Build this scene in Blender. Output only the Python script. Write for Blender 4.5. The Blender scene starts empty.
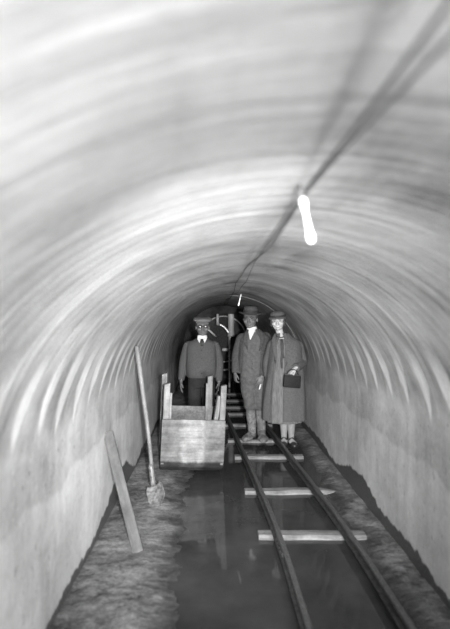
import bpy, bmesh, math, random
from mathutils import Vector, Matrix, noise
random.seed(7)
PI = math.pi
sc = bpy.context.scene
COL = sc.collection

# ------------------------------------------------------------------ camera
CH = 1.63          # camera height
F = 500.0          # focal length in pixels of the 450x629 frame
VPX, VPY = 215.0, 318.0
cam_d = bpy.data.cameras.new('camera')
cam = bpy.data.objects.new('camera', cam_d)
COL.objects.link(cam)
cam.location = (0, 0, CH)
cam.rotation_euler = (PI / 2, 0, 0)
cam_d.sensor_fit = 'AUTO'
cam_d.sensor_width = 36
cam_d.lens = F / 629 * 36
cam_d.shift_x = (225 - VPX) / 629
cam_d.shift_y = (VPY - 314.5) / 629
cam_d.clip_start = 0.02
cam_d.dof.use_dof = True
cam_d.dof.focus_distance = 6.8
cam_d.dof.aperture_fstop = 1.45
sc.camera = cam

def at(px, py, Y):
    return Vector(((px - VPX) * Y / F, Y, CH - (py - VPY) * Y / F))

# ------------------------------------------------------------------ materials
def node_mat(name):
    m = bpy.data.materials.new(name)
    m.use_nodes = True
    nt = m.node_tree
    return m, nt, nt.nodes['Principled BSDF']

class NB:
    """tiny node builder"""
    def __init__(s, nt): s.nt = nt
    def n(s, t, **kw):
        nd = s.nt.nodes.new(t)
        for k, v in kw.items(): setattr(nd, k, v)
        return nd
    def link(s, a, b): s.nt.links.new(a, b)
    def setv(s, sock, v):
        if hasattr(v, 'is_output') or isinstance(v, bpy.types.NodeSocket): s.link(v, sock)
        else: sock.default_value = v
    def math(s, op, a, b=0.0, c=0.0, clamp=False):
        nd = s.n('ShaderNodeMath', operation=op); nd.use_clamp = clamp
        s.setv(nd.inputs[0], a); s.setv(nd.inputs[1], b); s.setv(nd.inputs[2], c)
        return nd.outputs[0]
    def comb(s, x, y, z):
        nd = s.n('ShaderNodeCombineXYZ')
        s.setv(nd.inputs[0], x); s.setv(nd.inputs[1], y); s.setv(nd.inputs[2], z)
        return nd.outputs[0]
    def noise(s, vec, scale=1.0, detail=4.0, rough=0.5, dist=0.0):
        nd = s.n('ShaderNodeTexNoise')
        s.link(vec, nd.inputs['Vector'])
        nd.inputs['Scale'].default_value = scale
        nd.inputs['Detail'].default_value = detail
        nd.inputs['Roughness'].default_value = rough
        nd.inputs['Distortion'].default_value = dist
        return nd.outputs['Fac']
    def step(s, v, lo, hi):
        nd = s.n('ShaderNodeMapRange'); nd.interpolation_type = 'SMOOTHSTEP'
        s.setv(nd.inputs[0], v); s.setv(nd.inputs[1], lo); s.setv(nd.inputs[2], hi)
        return nd.outputs[0]
    def remap(s, v, a, b, c, d):
        nd = s.n('ShaderNodeMapRange')
        s.setv(nd.inputs[0], v)
        for i, q in enumerate((a, b, c, d)): s.setv(nd.inputs[i + 1], q)
        return nd.outputs[0]
    def lerp(s, f, a, b):
        nd = s.n('ShaderNodeMix'); nd.data_type = 'FLOAT'
        s.setv(nd.inputs[0], f); s.setv(nd.inputs[2], a); s.setv(nd.inputs[3], b)
        return nd.outputs[0]
    def grey(s, v):
        nd = s.n('ShaderNodeCombineColor')
        for i in range(3): s.setv(nd.inputs[i], v)
        return nd.outputs[0]
    def bump(s, h, strength, dist, prev=None):
        nd = s.n('ShaderNodeBump')
        nd.inputs['Strength'].default_value = strength
        nd.inputs['Distance'].default_value = dist
        s.link(h, nd.inputs['Height'])
        if prev: s.link(prev, nd.inputs['Normal'])
        return nd.outputs[0]

def simple(name, lo, hi, scale=30, rough=0.8, bump=0.0, stretch=(1, 1, 1), metallic=0.0, coords='Object', detail=5, bdist=0.004, spec=0.3):
    m, nt, b = node_mat(name); g = NB(nt)
    tc = g.n('ShaderNodeTexCoord')
    mp = g.n('ShaderNodeMapping'); mp.inputs['Scale'].default_value = stretch
    g.link(tc.outputs[coords], mp.inputs[0])
    f = g.noise(mp.outputs[0], scale, detail, 0.6)
    f2 = g.step(f, 0.3, 0.7)
    g.link(g.grey(g.remap(f2, 0, 1, lo, hi)), b.inputs['Base Color'])
    b.inputs['Roughness'].default_value = rough
    b.inputs['Metallic'].default_value = metallic
    b.inputs['Specular IOR Level'].default_value = spec
    if bump: g.link(g.bump(f, bump, bdist), b.inputs['Normal'])
    return m

def lining_material():
    m, nt, b = node_mat('limewashed_concrete'); g = NB(nt)
    uv = g.n('ShaderNodeUVMap'); uv.uv_map = 'arc'
    sp = g.n('ShaderNodeSeparateXYZ'); g.link(uv.outputs[0], sp.inputs[0])
    u, v = sp.outputs[0], sp.outputs[1]
    geo = g.n('ShaderNodeNewGeometry')
    sp2 = g.n('ShaderNodeSeparateXYZ'); g.link(geo.outputs['Position'], sp2.inputs[0])
    z = sp2.outputs[2]
    arch = g.step(z, 0.95, 1.25)
    # streaks drawn round the arch by the lagging boards and the brush
    rings = g.noise(g.comb(g.math('MULTIPLY', u, 0.55), g.math('MULTIPLY', v, 6.5), 0.0), 1.0, 5, 0.62)
    rings2 = g.noise(g.comb(g.math('MULTIPLY', u, 1.3), g.math('MULTIPLY', v, 16.0), 4.0), 1.0, 4, 0.6)
    blot = g.noise(g.comb(u, g.math('MULTIPLY', v, 0.9), 2.0), 1.6, 5, 0.55, 0.4)
    big = g.noise(g.comb(u, g.math('MULTIPLY', v, 0.8), 15.0), 2.6, 3, 0.5, 0.8)
    mid = g.noise(g.comb(u, v, 17.0), 9.0, 6, 0.7)
    fine = g.noise(g.comb(u, v, 7.0), 38.0, 4, 0.65)
    a1 = g.remap(rings, 0.3, 0.7, -0.10, 0.07)
    a2 = g.remap(rings2, 0.3, 0.7, -0.08, 0.08)
    arch_c = g.math('ADD', g.math('ADD', a1, a2), g.math('ADD', g.remap(blot, 0.3, 0.7, 0.47, 0.66), g.remap(big, 0.35, 0.65, -0.09, 0.06)))
    # lower pour: smoother, blotched, with vertical dribbles
    drib = g.noise(g.comb(g.math('MULTIPLY', u, 0.8), g.math('MULTIPLY', v, 9.0), 9.0), 1.0, 4, 0.6)
    low_c = g.math('ADD', g.remap(blot, 0.3, 0.7, 0.50, 0.74), g.remap(drib, 0.3, 0.7, -0.06, 0.06))
    col = g.lerp(arch, low_c, arch_c)
    # cold joint between the two pours
    jn = g.math('ADD', z, g.remap(g.noise(g.comb(0.0, v, 3.0), 1.7, 3, 0.5), 0.2, 0.8, -0.09, 0.09))
    joint = g.step(g.math('ABSOLUTE', g.math('SUBTRACT', jn, 0.74)), 0.030, 0.0)
    above = g.math('MULTIPLY', g.step(jn, 0.72, 0.77), g.step(z, 1.15, 0.85))
    col = g.math('SUBTRACT', col, g.math('MULTIPLY', above, 0.13))
    col = g.math('SUBTRACT', col, g.math('MULTIPLY', joint, 0.05))
    # white fingers of lime where each lagging board ends
    sv = g.math('ADD', g.math('MULTIPLY', v, 3.2), g.remap(g.noise(g.comb(g.math('MULTIPLY', z, 0.7), v, 1.0), 1.4, 3, 0.6), 0, 1, -0.42, 0.42))
    tri = g.math('ABSOLUTE', g.math('SUBTRACT', g.math('FRACT', sv), 0.5))
    ends = g.noise(g.comb(0.0, g.math('MULTIPLY', v, 3.3), 5.0), 1.0, 3, 0.6)
    bot = g.remap(ends, 0.25, 0.75, 0.93, 1.14)
    wid = g.remap(g.math('SUBTRACT', z, bot), 0.0, 0.22, 0.03, 0.21)
    soft = g.step(g.math('SUBTRACT', tri, wid), 0.05, -0.07)
    mask = g.math('MULTIPLY', g.step(z, g.math('SUBTRACT', bot, 0.02), g.math('ADD', bot, 0.10)), g.step(z, 1.56, 1.26))
    stripe = g.math('MULTIPLY', soft, mask)
    gap = g.math('MULTIPLY', g.math('SUBTRACT', 1.0, soft), mask)
    col = g.math('ADD', col, g.math('MULTIPLY', stripe, 0.25))
    col = g.math('SUBTRACT', col, g.math('MULTIPLY', gap, 0.13))
    # sooty smudge plus painted cable shadow, darkening the crown beside the cables
    soot_shade = g.math('MULTIPLY', g.step(z, 1.88, 1.965), g.step(g.noise(g.comb(g.math('MULTIPLY', u, 3.0), g.math('MULTIPLY', v, 0.7), 11.0), 1.0, 4, 0.6), 0.45, 0.7))
    col = g.math('SUBTRACT', col, g.math('MULTIPLY', soot_shade, 0.22))
    # pale ridge of one construction joint round the arch
    seam = g.step(g.math('ABSOLUTE', g.math('SUBTRACT', v, 7.6)), 0.035, 0.008)
    col = g.math('ADD', col, g.math('MULTIPLY', g.math('MULTIPLY', seam, arch), 0.28))
    col = g.math('ADD', col, g.remap(fine, 0.3, 0.7, -0.04, 0.04))
    col = g.math('ADD', col, g.math('MULTIPLY', g.remap(mid, 0.3, 0.7, -0.09, 0.07), g.lerp(arch, 1.0, 0.45)))
    # small dark pits and pale splashes on the lower pour
    pit = g.noise(g.comb(g.math('MULTIPLY', u, 0.6), v, 31.0), 26.0, 2, 0.5)
    col = g.math('SUBTRACT', col, g.math('MULTIPLY', g.math('SUBTRACT', 1.0, arch), g.math('MULTIPLY', g.step(pit, 0.66, 0.72), 0.16)))
    col = g.math('ADD', col, g.math('MULTIPLY', g.math('SUBTRACT', 1.0, arch), g.math('MULTIPLY', g.step(pit, 0.33, 0.28), 0.12)))
    # wet ragged band at the foot of the walls
    wn = g.noise(g.comb(g.math('MULTIPLY', g.step(u, 2.0, 3.0), 1.7), v, 13.3), 0.8, 2, 0.5)
    wj = g.noise(g.comb(0.0, v, 23.0), 7.0, 6, 0.75)
    hump = g.step(g.math('ABSOLUTE', g.math('SUBTRACT', v, 4.55)), 0.75, 0.15)
    wh = g.math('ADD', g.math('ADD', g.remap(wn, 0.35, 0.62, 0.07, 0.14), g.math('MULTIPLY', hump, 0.13)), g.remap(wj, 0.3, 0.7, -0.035, 0.035))
    wet = g.step(g.math('SUBTRACT', wh, z), -0.006, 0.012)
    col = g.lerp(wet, col, g.remap(fine, 0.3, 0.7, 0.07, 0.13))
    col = g.math('MULTIPLY', col, 1.0, clamp=True)
    g.link(g.grey(col), b.inputs['Base Color'])
    g.link(g.lerp(wet, 0.75, 0.35), b.inputs['Roughness'])
    b.inputs['Specular IOR Level'].default_value = 0.25
    h = g.math('ADD', g.math('MULTIPLY', rings, 1.0), g.math('MULTIPLY', rings2, 0.5))
    n1 = g.bump(g.math('MULTIPLY', h, arch), 0.5, 0.02)
    n2 = g.bump(fine, 0.25, 0.004, n1)
    g.link(n2, b.inputs['Normal'])
    return m

def mud_material():
    m, nt, b = node_mat('wet_mud_floor'); g = NB(nt)
    geo = g.n('ShaderNodeNewGeometry')
    sp = g.n('ShaderNodeSeparateXYZ'); g.link(geo.outputs['Position'], sp.inputs[0])
    a = g.noise(geo.outputs['Position'], 3.2, 6, 0.65)
    f = g.noise(geo.outputs['Position'], 42.0, 6, 0.75)
    mp = g.n('ShaderNodeMapping'); mp.inputs['Scale'].default_value = (1.0, 3.4, 1.0)
    g.link(geo.outputs['Position'], mp.inputs[0])
    st = g.noise(mp.outputs[0], 8.0, 6, 0.72)
    c = g.math('ADD', g.remap(a, 0.3, 0.7, 0.17, 0.29), g.remap(st, 0.35, 0.65, -0.05, 0.06))
    c = g.math('ADD', c, g.remap(f, 0.35, 0.65, -0.08, 0.10), clamp=True)
    c = g.math('MAXIMUM', c, 0.02)
    # soaked and dark close to the water
    hz = g.math('ADD', sp.outputs[2], g.math('ADD', g.remap(a, 0.3, 0.7, -0.012, 0.012), g.remap(st, 0.3, 0.7, -0.007, 0.007)))
    dry = g.step(hz, 0.002, 0.050)
    c = g.math('MULTIPLY', c, g.lerp(dry, 0.26, 1.0))
    g.link(g.grey(c), b.inputs['Base Color'])
    g.link(g.lerp(dry, 0.45, 0.8), b.inputs['Roughness'])
    b.inputs['Specular IOR Level'].default_value = 0.25
    hh = g.math('ADD', g.math('MULTIPLY', st, 0.6), g.math('MULTIPLY', f, 0.9))
    g.link(g.bump(hh, 0.7, 0.014), b.inputs['Normal'])
    return m

def water_material():
    m, nt, b = node_mat('muddy_water'); g = NB(nt)
    geo = g.n('ShaderNodeNewGeometry')
    a = g.noise(geo.outputs['Position'], 2.2, 4, 0.6)
    g.link(g.grey(g.remap(a, 0.3, 0.7, 0.032, 0.062)), b.inputs['Base Color'])
    b.inputs['Roughness'].default_value = 0.045
    b.inputs['IOR'].default_value = 1.33
    b.inputs['Specular IOR Level'].default_value = 0.5
    r = g.noise(geo.outputs['Position'], 9.0, 3, 0.5)
    g.link(g.bump(r, 0.05, 0.01), b.inputs['Normal'])
    return m

def wood_material(name, lo, hi, axis, rough=0.75, damp=None, patch=False):
    """grain stretched along the given axis; damp = height below which the wood is soaked dark"""
    m, nt, b = node_mat(name); g = NB(nt)
    tc = g.n('ShaderNodeTexCoord')
    mp = g.n('ShaderNodeMapping')
    s = [14.0, 14.0, 14.0]; s[axis] = 1.1
    mp.inputs['Scale'].default_value = s
    g.link(tc.outputs['Object'], mp.inputs[0])
    gr = g.noise(mp.outputs[0], 2.2, 6, 0.65, 0.3)
    bl = g.noise(tc.outputs['Object'], 5.0, 4, 0.6)
    fi = g.noise(tc.outputs['Object'], 45.0, 3, 0.6)
    c = g.remap(gr, 0.3, 0.7, lo, hi)
    c = g.math('MULTIPLY', c, g.remap(bl, 0.3, 0.7, 0.6, 1.2))
    c = g.math('MULTIPLY', c, g.remap(fi, 0.3, 0.7, 0.85, 1.1), clamp=True)
    if patch:   # lime dust rubbed over the middle of the boards, grime at the sides
        sq = g.n('ShaderNodeSeparateXYZ'); g.link(tc.outputs['Object'], sq.inputs[0])
        px = g.math('ADD', sq.outputs[0], g.remap(gr, 0.3, 0.7, -0.02, 0.02))
        ps = g.math('MULTIPLY', g.step(px, -0.15, -0.09), g.step(px, 0.13, 0.09))
        big = g.noise(tc.outputs['Object'], 9.0, 5, 0.65)
        c = g.math('MULTIPLY', c, g.lerp(ps, 0.90, 1.6))
        c = g.math('MULTIPLY', c, g.remap(big, 0.3, 0.7, 0.65, 1.25), clamp=True)
    if damp is not None:
        sp = g.n('ShaderNodeSeparateXYZ'); g.link(tc.outputs['Object'], sp.inputs[0])
        edge = g.math('ADD', sp.outputs[2], g.remap(bl, 0.3, 0.7, -0.03, 0.03))
        c = g.lerp(g.step(edge, damp + 0.02, damp - 0.02), c, g.math('MULTIPLY', c, 0.3))
    g.link(g.grey(c), b.inputs['Base Color'])
    b.inputs['Roughness'].default_value = rough
    b.inputs['Specular IOR Level'].default_value = 0.25
    g.link(g.bump(gr, 0.5, 0.006), b.inputs['Normal'])
    return m

def glow_mat(name, base, e):
    m, nt, b = node_mat(name)
    b.inputs['Base Color'].default_value = (base, base, base, 1)
    b.inputs['Roughness'].default_value = 0.2
    b.inputs['Emission Color'].default_value = (1, 1, 1, 1)
    b.inputs['Emission Strength'].default_value = e
    return m

M = {}
M['lining'] = lining_material()
M['mud'] = mud_material()
M['water'] = water_material()
M['end'] = simple('unlit_void', 0.05, 0.10, 6, 0.9, 0.6, bdist=0.05)  # dark colour painted in for the unlit chamber beyond
M['skip_front'] = wood_material('pale_dusty_boards', 0.13, 0.27, 0, damp=0.18, patch=True)
M['skip_post'] = wood_material('weathered_post_wood', 0.16, 0.36, 2)
M['skip_side'] = wood_material('stained_side_boards', 0.12, 0.26, 1)
M['plank'] = wood_material('rough_sawn_plank', 0.09, 0.16, 2)
M['handle'] = wood_material('worn_handle_wood', 0.16, 0.28, 2, 0.5)
M['sleeper'] = wood_material('scuffed_sleeper_timber', 0.12, 0.34, 0)
M['rail'] = simple('rusty_rail_steel', 0.035, 0.09, 40, 0.5, 0.3, metallic=0.3, spec=0.4)
M['rail_top'] = simple('rubbed_rail_head', 0.08, 0.16, 60, 0.4, 0.1, metallic=0.4)
M['steel'] = simple('scoured_shovel_steel', 0.08, 0.30, 26, 0.45, 0.3, metallic=0.2, spec=0.5)
M['cable'] = simple('dull_grey_cable', 0.10, 0.16, 60, 0.6)
M['ceramic'] = simple('white_ceramic', 0.78, 0.85, 20, 0.2, spec=0.5)
M['bulb'] = glow_mat('frosted_bulb_glass', 0.9, 1.0)
M['pipe'] = simple('pale_painted_pipe', 0.62, 0.8, 14, 0.4, 0.2)
M['pipe_bright'] = simple('white_painted_pipe', 0.9, 0.97, 20, 0.28, metallic=0.6, spec=1.0)
M['pipe_white'] = simple('matt_white_pipe', 0.92, 0.98, 20, 0.6)  # matt near-white for the elbow and sloping pipe
M['iron'] = simple('dark_cast_iron', 0.03, 0.07, 25, 0.6, 0.3)
M['skin'] = simple('tanned_skin', 0.12, 0.165, 18, 0.5, spec=0.4)
M['skin_pale'] = simple('fair_skin', 0.45, 0.52, 18, 0.5, spec=0.4)
M['hair'] = simple('dark_hair', 0.04, 0.08, 80, 0.6)
M['wool'] = simple('grey_wool_cardigan', 0.070, 0.095, 60, 0.95, 0.4, bdist=0.003)
M['trouser'] = simple('charcoal_trouser_cloth', 0.022, 0.036, 50, 0.95, 0.3)
M['coat_man'] = simple('dark_grey_coat_cloth', 0.055, 0.085, 40, 0.95, 0.4)
M['waist'] = simple('mid_grey_twill', 0.085, 0.12, 45, 0.95, 0.4)
M['breeches'] = simple('dusty_breeches_cloth', 0.08, 0.125, 22, 0.95, 0.4)
M['boot'] = simple('muddy_boot_leather', 0.08, 0.26, 22, 0.7, 0.5)
M['hat'] = simple('grey_felt', 0.055, 0.08, 50, 0.9, 0.2)
M['hat_band'] = simple('dark_hat_ribbon', 0.03, 0.045, 50, 0.7)
M['cap'] = simple('grey_cap_cloth', 0.15, 0.20, 50, 0.9, 0.3)
M['linen'] = simple('white_linen', 0.72, 0.82, 40, 0.9, 0.2)
M['tie'] = simple('dark_tie_silk', 0.03, 0.05, 60, 0.5)
M['coat_woman'] = simple('grey_tweed_coat', 0.085, 0.12, 55, 0.95, 0.45)
M['dress'] = simple('pale_grey_dress', 0.125, 0.20, 24, 0.9, 0.4, stretch=(3, 3, 0.5))
M['stocking'] = simple('light_stocking', 0.24, 0.30, 30, 0.6)
M['shoe'] = simple('black_shoe_leather', 0.02, 0.035, 30, 0.35, spec=0.5)
M['bag'] = simple('black_bag_leather', 0.012, 0.022, 70, 0.6, 0.3, spec=0.15)
M['metal'] = simple('nickel_clasp', 0.5, 0.6, 30, 0.3, metallic=0.8)
M['lens'] = simple('spectacle_glass', 0.05, 0.06, 10, 0.12, spec=1.0)
M['eye'] = simple('eye_white', 0.05, 0.09, 10, 0.3)
M['lip'] = simple('lip_skin', 0.16, 0.18, 30, 0.5)
M['teeth'] = simple('teeth_enamel', 0.75, 0.8, 30, 0.4)
M['paper'] = simple('cigarette_paper', 0.8, 0.88, 30, 0.8)

# ------------------------------------------------------------------ object helpers
def thing(name, label, cat, loc=(0, 0, 0), rot=(0, 0, 0), group=None, kind=None):
    o = bpy.data.objects.new(name, None)
    COL.objects.link(o)
    o.location = loc; o.rotation_euler = rot
    o.empty_display_size = 0.1
    o['label'] = label; o['category'] = cat
    if group: o['group'] = group
    if kind: o['kind'] = kind
    return o

def tag(o, label, cat, group=None, kind=None):
    o['label'] = label; o['category'] = cat
    if group: o['group'] = group
    if kind: o['kind'] = kind
    return o

def obj(name, bm, m, parent=None, smooth=True, label=None):
    me = bpy.data.meshes.new(name)
    bmesh.ops.recalc_face_normals(bm, faces=bm.faces[:])
    bm.to_mesh(me); bm.free()
    me.materials.append(m)
    if smooth:
        for p in me.polygons: p.use_smooth = True
    o = bpy.data.objects.new(name, me)
    COL.objects.link(o)
    if parent: o.parent = parent
    if label: o['label'] = label
    return o

def auto_smooth(o, deg=35):
    bm = bmesh.new(); bm.from_mesh(o.data)
    for e in bm.edges:
        if len(e.link_faces) == 2 and e.calc_face_angle(0) > math.radians(deg): e.smooth = False
    bm.to_mesh(o.data); bm.free()
    return o

def remeshed(name, bm, m, parent, voxel=0.006, smooth=3, label=None):
    """fuse overlapping closed shapes into one continuous skin"""
    o = obj(name, bm, m, parent, label=label)
    r = o.modifiers.new('fuse', 'REMESH'); r.mode = 'VOXEL'; r.voxel_size = voxel; r.use_smooth_shade = True
    s = o.modifiers.new('soft', 'SMOOTH'); s.factor = 0.5; s.iterations = smooth
    dg = bpy.context.evaluated_depsgraph_get()
    dg.update()
    me = bpy.data.meshes.new_from_object(o.evaluated_get(dg))
    o.modifiers.clear()
    old = o.data; o.data = me
    bpy.data.meshes.remove(old)
    if not me.materials: me.materials.append(m)
    for p in me.polygons: p.use_smooth = True
    return o

def box(bm, c, s, rot=None, bevel=0.0):
    mt = Matrix.Translation(Vector(c))
    if rot is not None: mt = mt @ rot
    g = bmesh.ops.create_cube(bm, size=1.0, matrix=mt @ Matrix.Diagonal((s[0], s[1], s[2], 1)))
    if bevel:
        es = set()
        for v in g['verts']: es.update(v.link_edges)
        bmesh.ops.bevel(bm, geom=list(es), offset=bevel, segments=2, affect='EDGES', profile=0.5)

def ellipsoid(bm, c, r, rot=None, seg=20, ring=14):
    mt = Matrix.Translation(Vector(c))
    if rot is not None: mt = mt @ rot
    bmesh.ops.create_uvsphere(bm, u_segments=seg, v_segments=ring, radius=1.0, matrix=mt @ Matrix.Diagonal((r[0], r[1], r[2], 1)))

def tube(bm, pts, rad, n=12, flat=None, flat_dir=None):
    """swept tube with a radius per point; closed ends; flat scales the section across flat_dir"""
    pts = [Vector(p) for p in pts]
    rings = []
    up = None
    for i, p in enumerate(pts):
        t = (pts[min(i + 1, len(pts) - 1)] - pts[max(i - 1, 0)]).normalized()
        if up is None:
            up = Vector(flat_dir) if flat_dir else (Vector((0, 0, 1)) if abs(t.z) < 0.9 else Vector((0, 1, 0)))
        a = (up - t * up.dot(t)).normalized(); up = a
        b = t.cross(a)
        r = rad[i] if hasattr(rad, '__len__') else rad
        fl = 1.0 if flat is None else (flat[i] if hasattr(flat, '__len__') else flat)
        rings.append([bm.verts.new(p + a * (math.cos(k * 2 * PI / n) * r * fl) + b * (math.sin(k * 2 * PI / n) * r)) for k in range(n)])
    for q in range(len(rings) - 1):
        for k in range(n):
            bm.faces.new((rings[q][k], rings[q][(k + 1) % n], rings[q + 1][(k + 1) % n], rings[q + 1][k]))
    bm.faces.new(rings[0][::-1]); bm.faces.new(rings[-1])

def spline(keys, n):
    """Catmull-Rom resample of tuples"""
    out = []
    m = len(keys) - 1
    for i in range(n + 1):
        t = i / n * m
        k = min(int(t), m - 1); f = t - k
        p0, p1, p2, p3 = keys[max(k - 1, 0)], keys[k], keys[k + 1], keys[min(k + 2, m)]
        out.append(tuple(0.5 * ((2 * b) + (c - a) * f + (2 * a - 5 * b + 4 * c - d) * f * f + (3 * b - a - 3 * c + d) * f ** 3)
                         for a, b, c, d in zip(p0, p1, p2, p3)))
    return out

def loft(bm, keys, n=36, rows=24, fold=None, power=2.4, gap=None, thick=0.018):
    """keys: (z, cx, cy, rx, ry). fold(angle, t, z) -> radial factor. gap(t) -> (a0, a1) opening about the front in radians"""
    rows_ = spline(keys, rows)
    layers = []
    for off in ((0.0,) if gap is None else (0.0, -thick)):
        rr = []
        for i, (z, cx, cy, rx, ry) in enumerate(rows_):
            t = i / rows
            ring = []
            for k in range(n if gap is None else n + 1):
                if gap is None: a = -PI / 2 + 2 * PI * k / n
                else:
                    g0, g1 = gap(t)
                    a = -PI / 2 + g0 + (2 * PI - g0 - g1) * k / n
                ca, sa = math.cos(a), math.sin(a)
                f = (abs(ca) ** power + abs(sa) ** power) ** (-1.0 / power)
                w = 1.0 if fold is None else fold(a, t, z)
                ring.append(bm.verts.new((cx + (rx * w + off) * f * ca, cy + (ry * w + off) * f * sa, z)))
            rr.append(ring)
        layers.append(rr)
    rr = layers[0]
    nn = len(rr[0])
    if gap is None:
        for i in range(len(rr) - 1):
            for k in range(nn):
                bm.faces.new((rr[i][k], rr[i][(k + 1) % nn], rr[i + 1][(k + 1) % nn], rr[i + 1][k]))
        bm.faces.new(rr[0][::-1]); bm.faces.new(rr[-1])
    else:
        r2 = layers[1]
        for i in range(len(rr) - 1):
            for k in range(nn - 1):
                bm.faces.new((rr[i][k], rr[i][k + 1], rr[i + 1][k + 1], rr[i + 1][k]))
                bm.faces.new((r2[i][k + 1], r2[i][k], r2[i + 1][k], r2[i + 1][k + 1]))
            bm.faces.new((rr[i][0], rr[i + 1][0], r2[i + 1][0], r2[i][0]))
            bm.faces.new((rr[i + 1][-1], rr[i][-1], r2[i][-1], r2[i + 1][-1]))
        for k in range(nn - 1):
            bm.faces.new((rr[0][k + 1], rr[0][k], r2[0][k], r2[0][k + 1]))
            bm.faces.new((rr[-1][k], rr[-1][k + 1], r2[-1][k + 1], r2[-1][k]))

def lathe(bm, prof, c, n=36, sx=1.0, sy=1.0, tilt=None, warp=None):
    """prof: (r, z) from top centre outwards; warp(angle, r) -> dz"""
    c = Vector(c)
    T = tilt if tilt is not None else Matrix.Identity(3)
    rings = []
    for r, z in prof:
        ring = []
        for k in range(n):
            a = 2 * PI * k / n
            dz = warp(a, r) if warp else 0.0
            ring.append(bm.verts.new(c + T @ Vector((r * sx * math.cos(a), r * sy * math.sin(a), z + dz))))
        rings.append(ring)
    for i in range(len(rings) - 1):
        for k in range(n):
            bm.faces.new((rings[i][k], rings[i][(k + 1) % n], rings[i + 1][(k + 1) % n], rings[i + 1][k]))
    bm.faces.new(rings[0]); bm.faces.new(rings[-1][::-1])

def NZ(*a): return noise.noise(Vector(a))

# ------------------------------------------------------------------ the tunnel
XC, ZC, R = 0.22, 0.90, 1.07
XL, XR = XC - R, XC + R
Y0, Y1 = -10.0, 13.6
def sheet(name, prof, ys, m):
    """prof: list of (x, z, u) ; swept along y"""
    bm = bmesh.new(); uvl = bm.loops.layers.uv.new('arc')
    rows = []
    for y in ys:
        rows.append([(bm.verts.new((x + nx * 0.006 * NZ(u * 1.5, y * 3.0, 3.1), y, z + nz * 0.006 * NZ(u * 1.5, y * 3.0, 3.1))), u, y)
                     for x, z, u, nx, nz in prof])
    for i in range(len(rows) - 1):
        for k in range(len(prof) - 1):
            q = [rows[i][k], rows[i][k + 1], rows[i + 1][k + 1], rows[i + 1][k]]
            f = bm.faces.new([v[0] for v in q])
            for l, w in zip(f.loops, q): l[uvl].uv = (w[1], w[2])
    me = bpy.data.meshes.new(name)
    bm.to_mesh(me); bm.free(); me.materials.append(m)
    for p in me.polygons: p.use_smooth = True
    o = bpy.data.objects.new(name, me); COL.objects.link(o)
    o['kind'] = 'structure'
    return o
ys = [Y0 + (Y1 - Y0) * i / 300 for i in range(301)]
left = [(XL, -0.12 + (ZC + 0.12) * i / 14, -0.12 + (ZC + 0.12) * i / 14, 1, 0) for i in range(15)]
arc = []
for i in range(49):
    th = PI - PI * i / 48
    arc.append((XC + R * math.cos(th), ZC + R * math.sin(th), ZC + R * (PI - th), -math.cos(th), -math.sin(th)))
U1 = ZC + R * PI
right = [(XR, ZC - (ZC + 0.12) * i / 14, U1 + (ZC + 0.12) * i / 14, -1, 0) for i in range(15)]
sheet('wall_left', left, ys, M['lining'])
sheet('ceiling', arc, ys, M['lining'])
sheet('wall_right', right, ys, M['lining'])

bm = bmesh.new()
tube(bm, [(XC + (R - 0.004) * math.cos(PI * k / 40), 7.45, ZC + (R - 0.004) * math.sin(PI * k / 40)) for k in range(3, 21)], 0.005, 8)
tr = obj('trim_1', bm, simple('mortar_ridge', 0.16, 0.30, 20, 0.8)); tr['kind'] = 'structure'

def floor_h(x, y):
    h = 0.016 * NZ(x * 3.1, y * 2.3, 0.5) + 0.008 * NZ(x * 9, y * 8, 4.4) + 0.008 * NZ(x * 24, y * 20, 1.4) + 0.006 * NZ(x * 50, y * 46, 2.4)
    e = 0.09 * NZ(y * 1.3, 3.3, 0.2) + 0.04 * NZ(y * 5.0, 8.3, 0.2)
    lf = min(1, max(0, (-0.06 + e - x) / 0.42))
    rt = min(1, max(0, (x - (0.94 + 0.6 * e)) / 0.25))
    bank = 0.058 * lf + 0.055 * rt
    return -0.022 + h * (0.30 + 0.6 * max(lf, rt)) + bank
bm = bmesh.new()
fx = [XL - 0.02 + (2 * R + 0.04) * i / 120 for i in range(121)]
fy = [-10 + 0.53 * i for i in range(20)] + [0.6 + i * 0.024 for i in range(543)]
rows = [[bm.verts.new((x, y, floor_h(x, y))) for x in fx] for y in fy]
for i in range(len(fy) - 1):
    for k in range(len(fx) - 1):
        bm.faces.new((rows[i][k], rows[i][k + 1], rows[i + 1][k + 1], rows[i + 1][k]))
fl = obj('floor', bm, M['mud']); fl['kind'] = 'structure'
WZ = 0.004
bm = bmesh.new()
box(bm, ((XL + XR) / 2, 6.6, WZ - 0.03), (2 * R - 0.01, 13.9, 0.06))
wt = obj('water', bm, M['water'], smooth=False); wt['kind'] = 'structure'
bm = bmesh.new()
bmesh.ops.create_grid(bm, x_segments=24, y_segments=24, size=1.3, matrix=Matrix.Translation((XC, Y1, 1.0)) @ Matrix.Rotation(PI / 2, 4, 'X'))
for v in bm.verts: v.co.y += 0.06 * NZ(v.co.x * 3, v.co.z * 3, 2.2) + 0.06
wb = obj('wall_back', bm, M['end']); wb['kind'] = 'structure'  # closing sheet; its dark colour stands in for unlit depth

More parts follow.
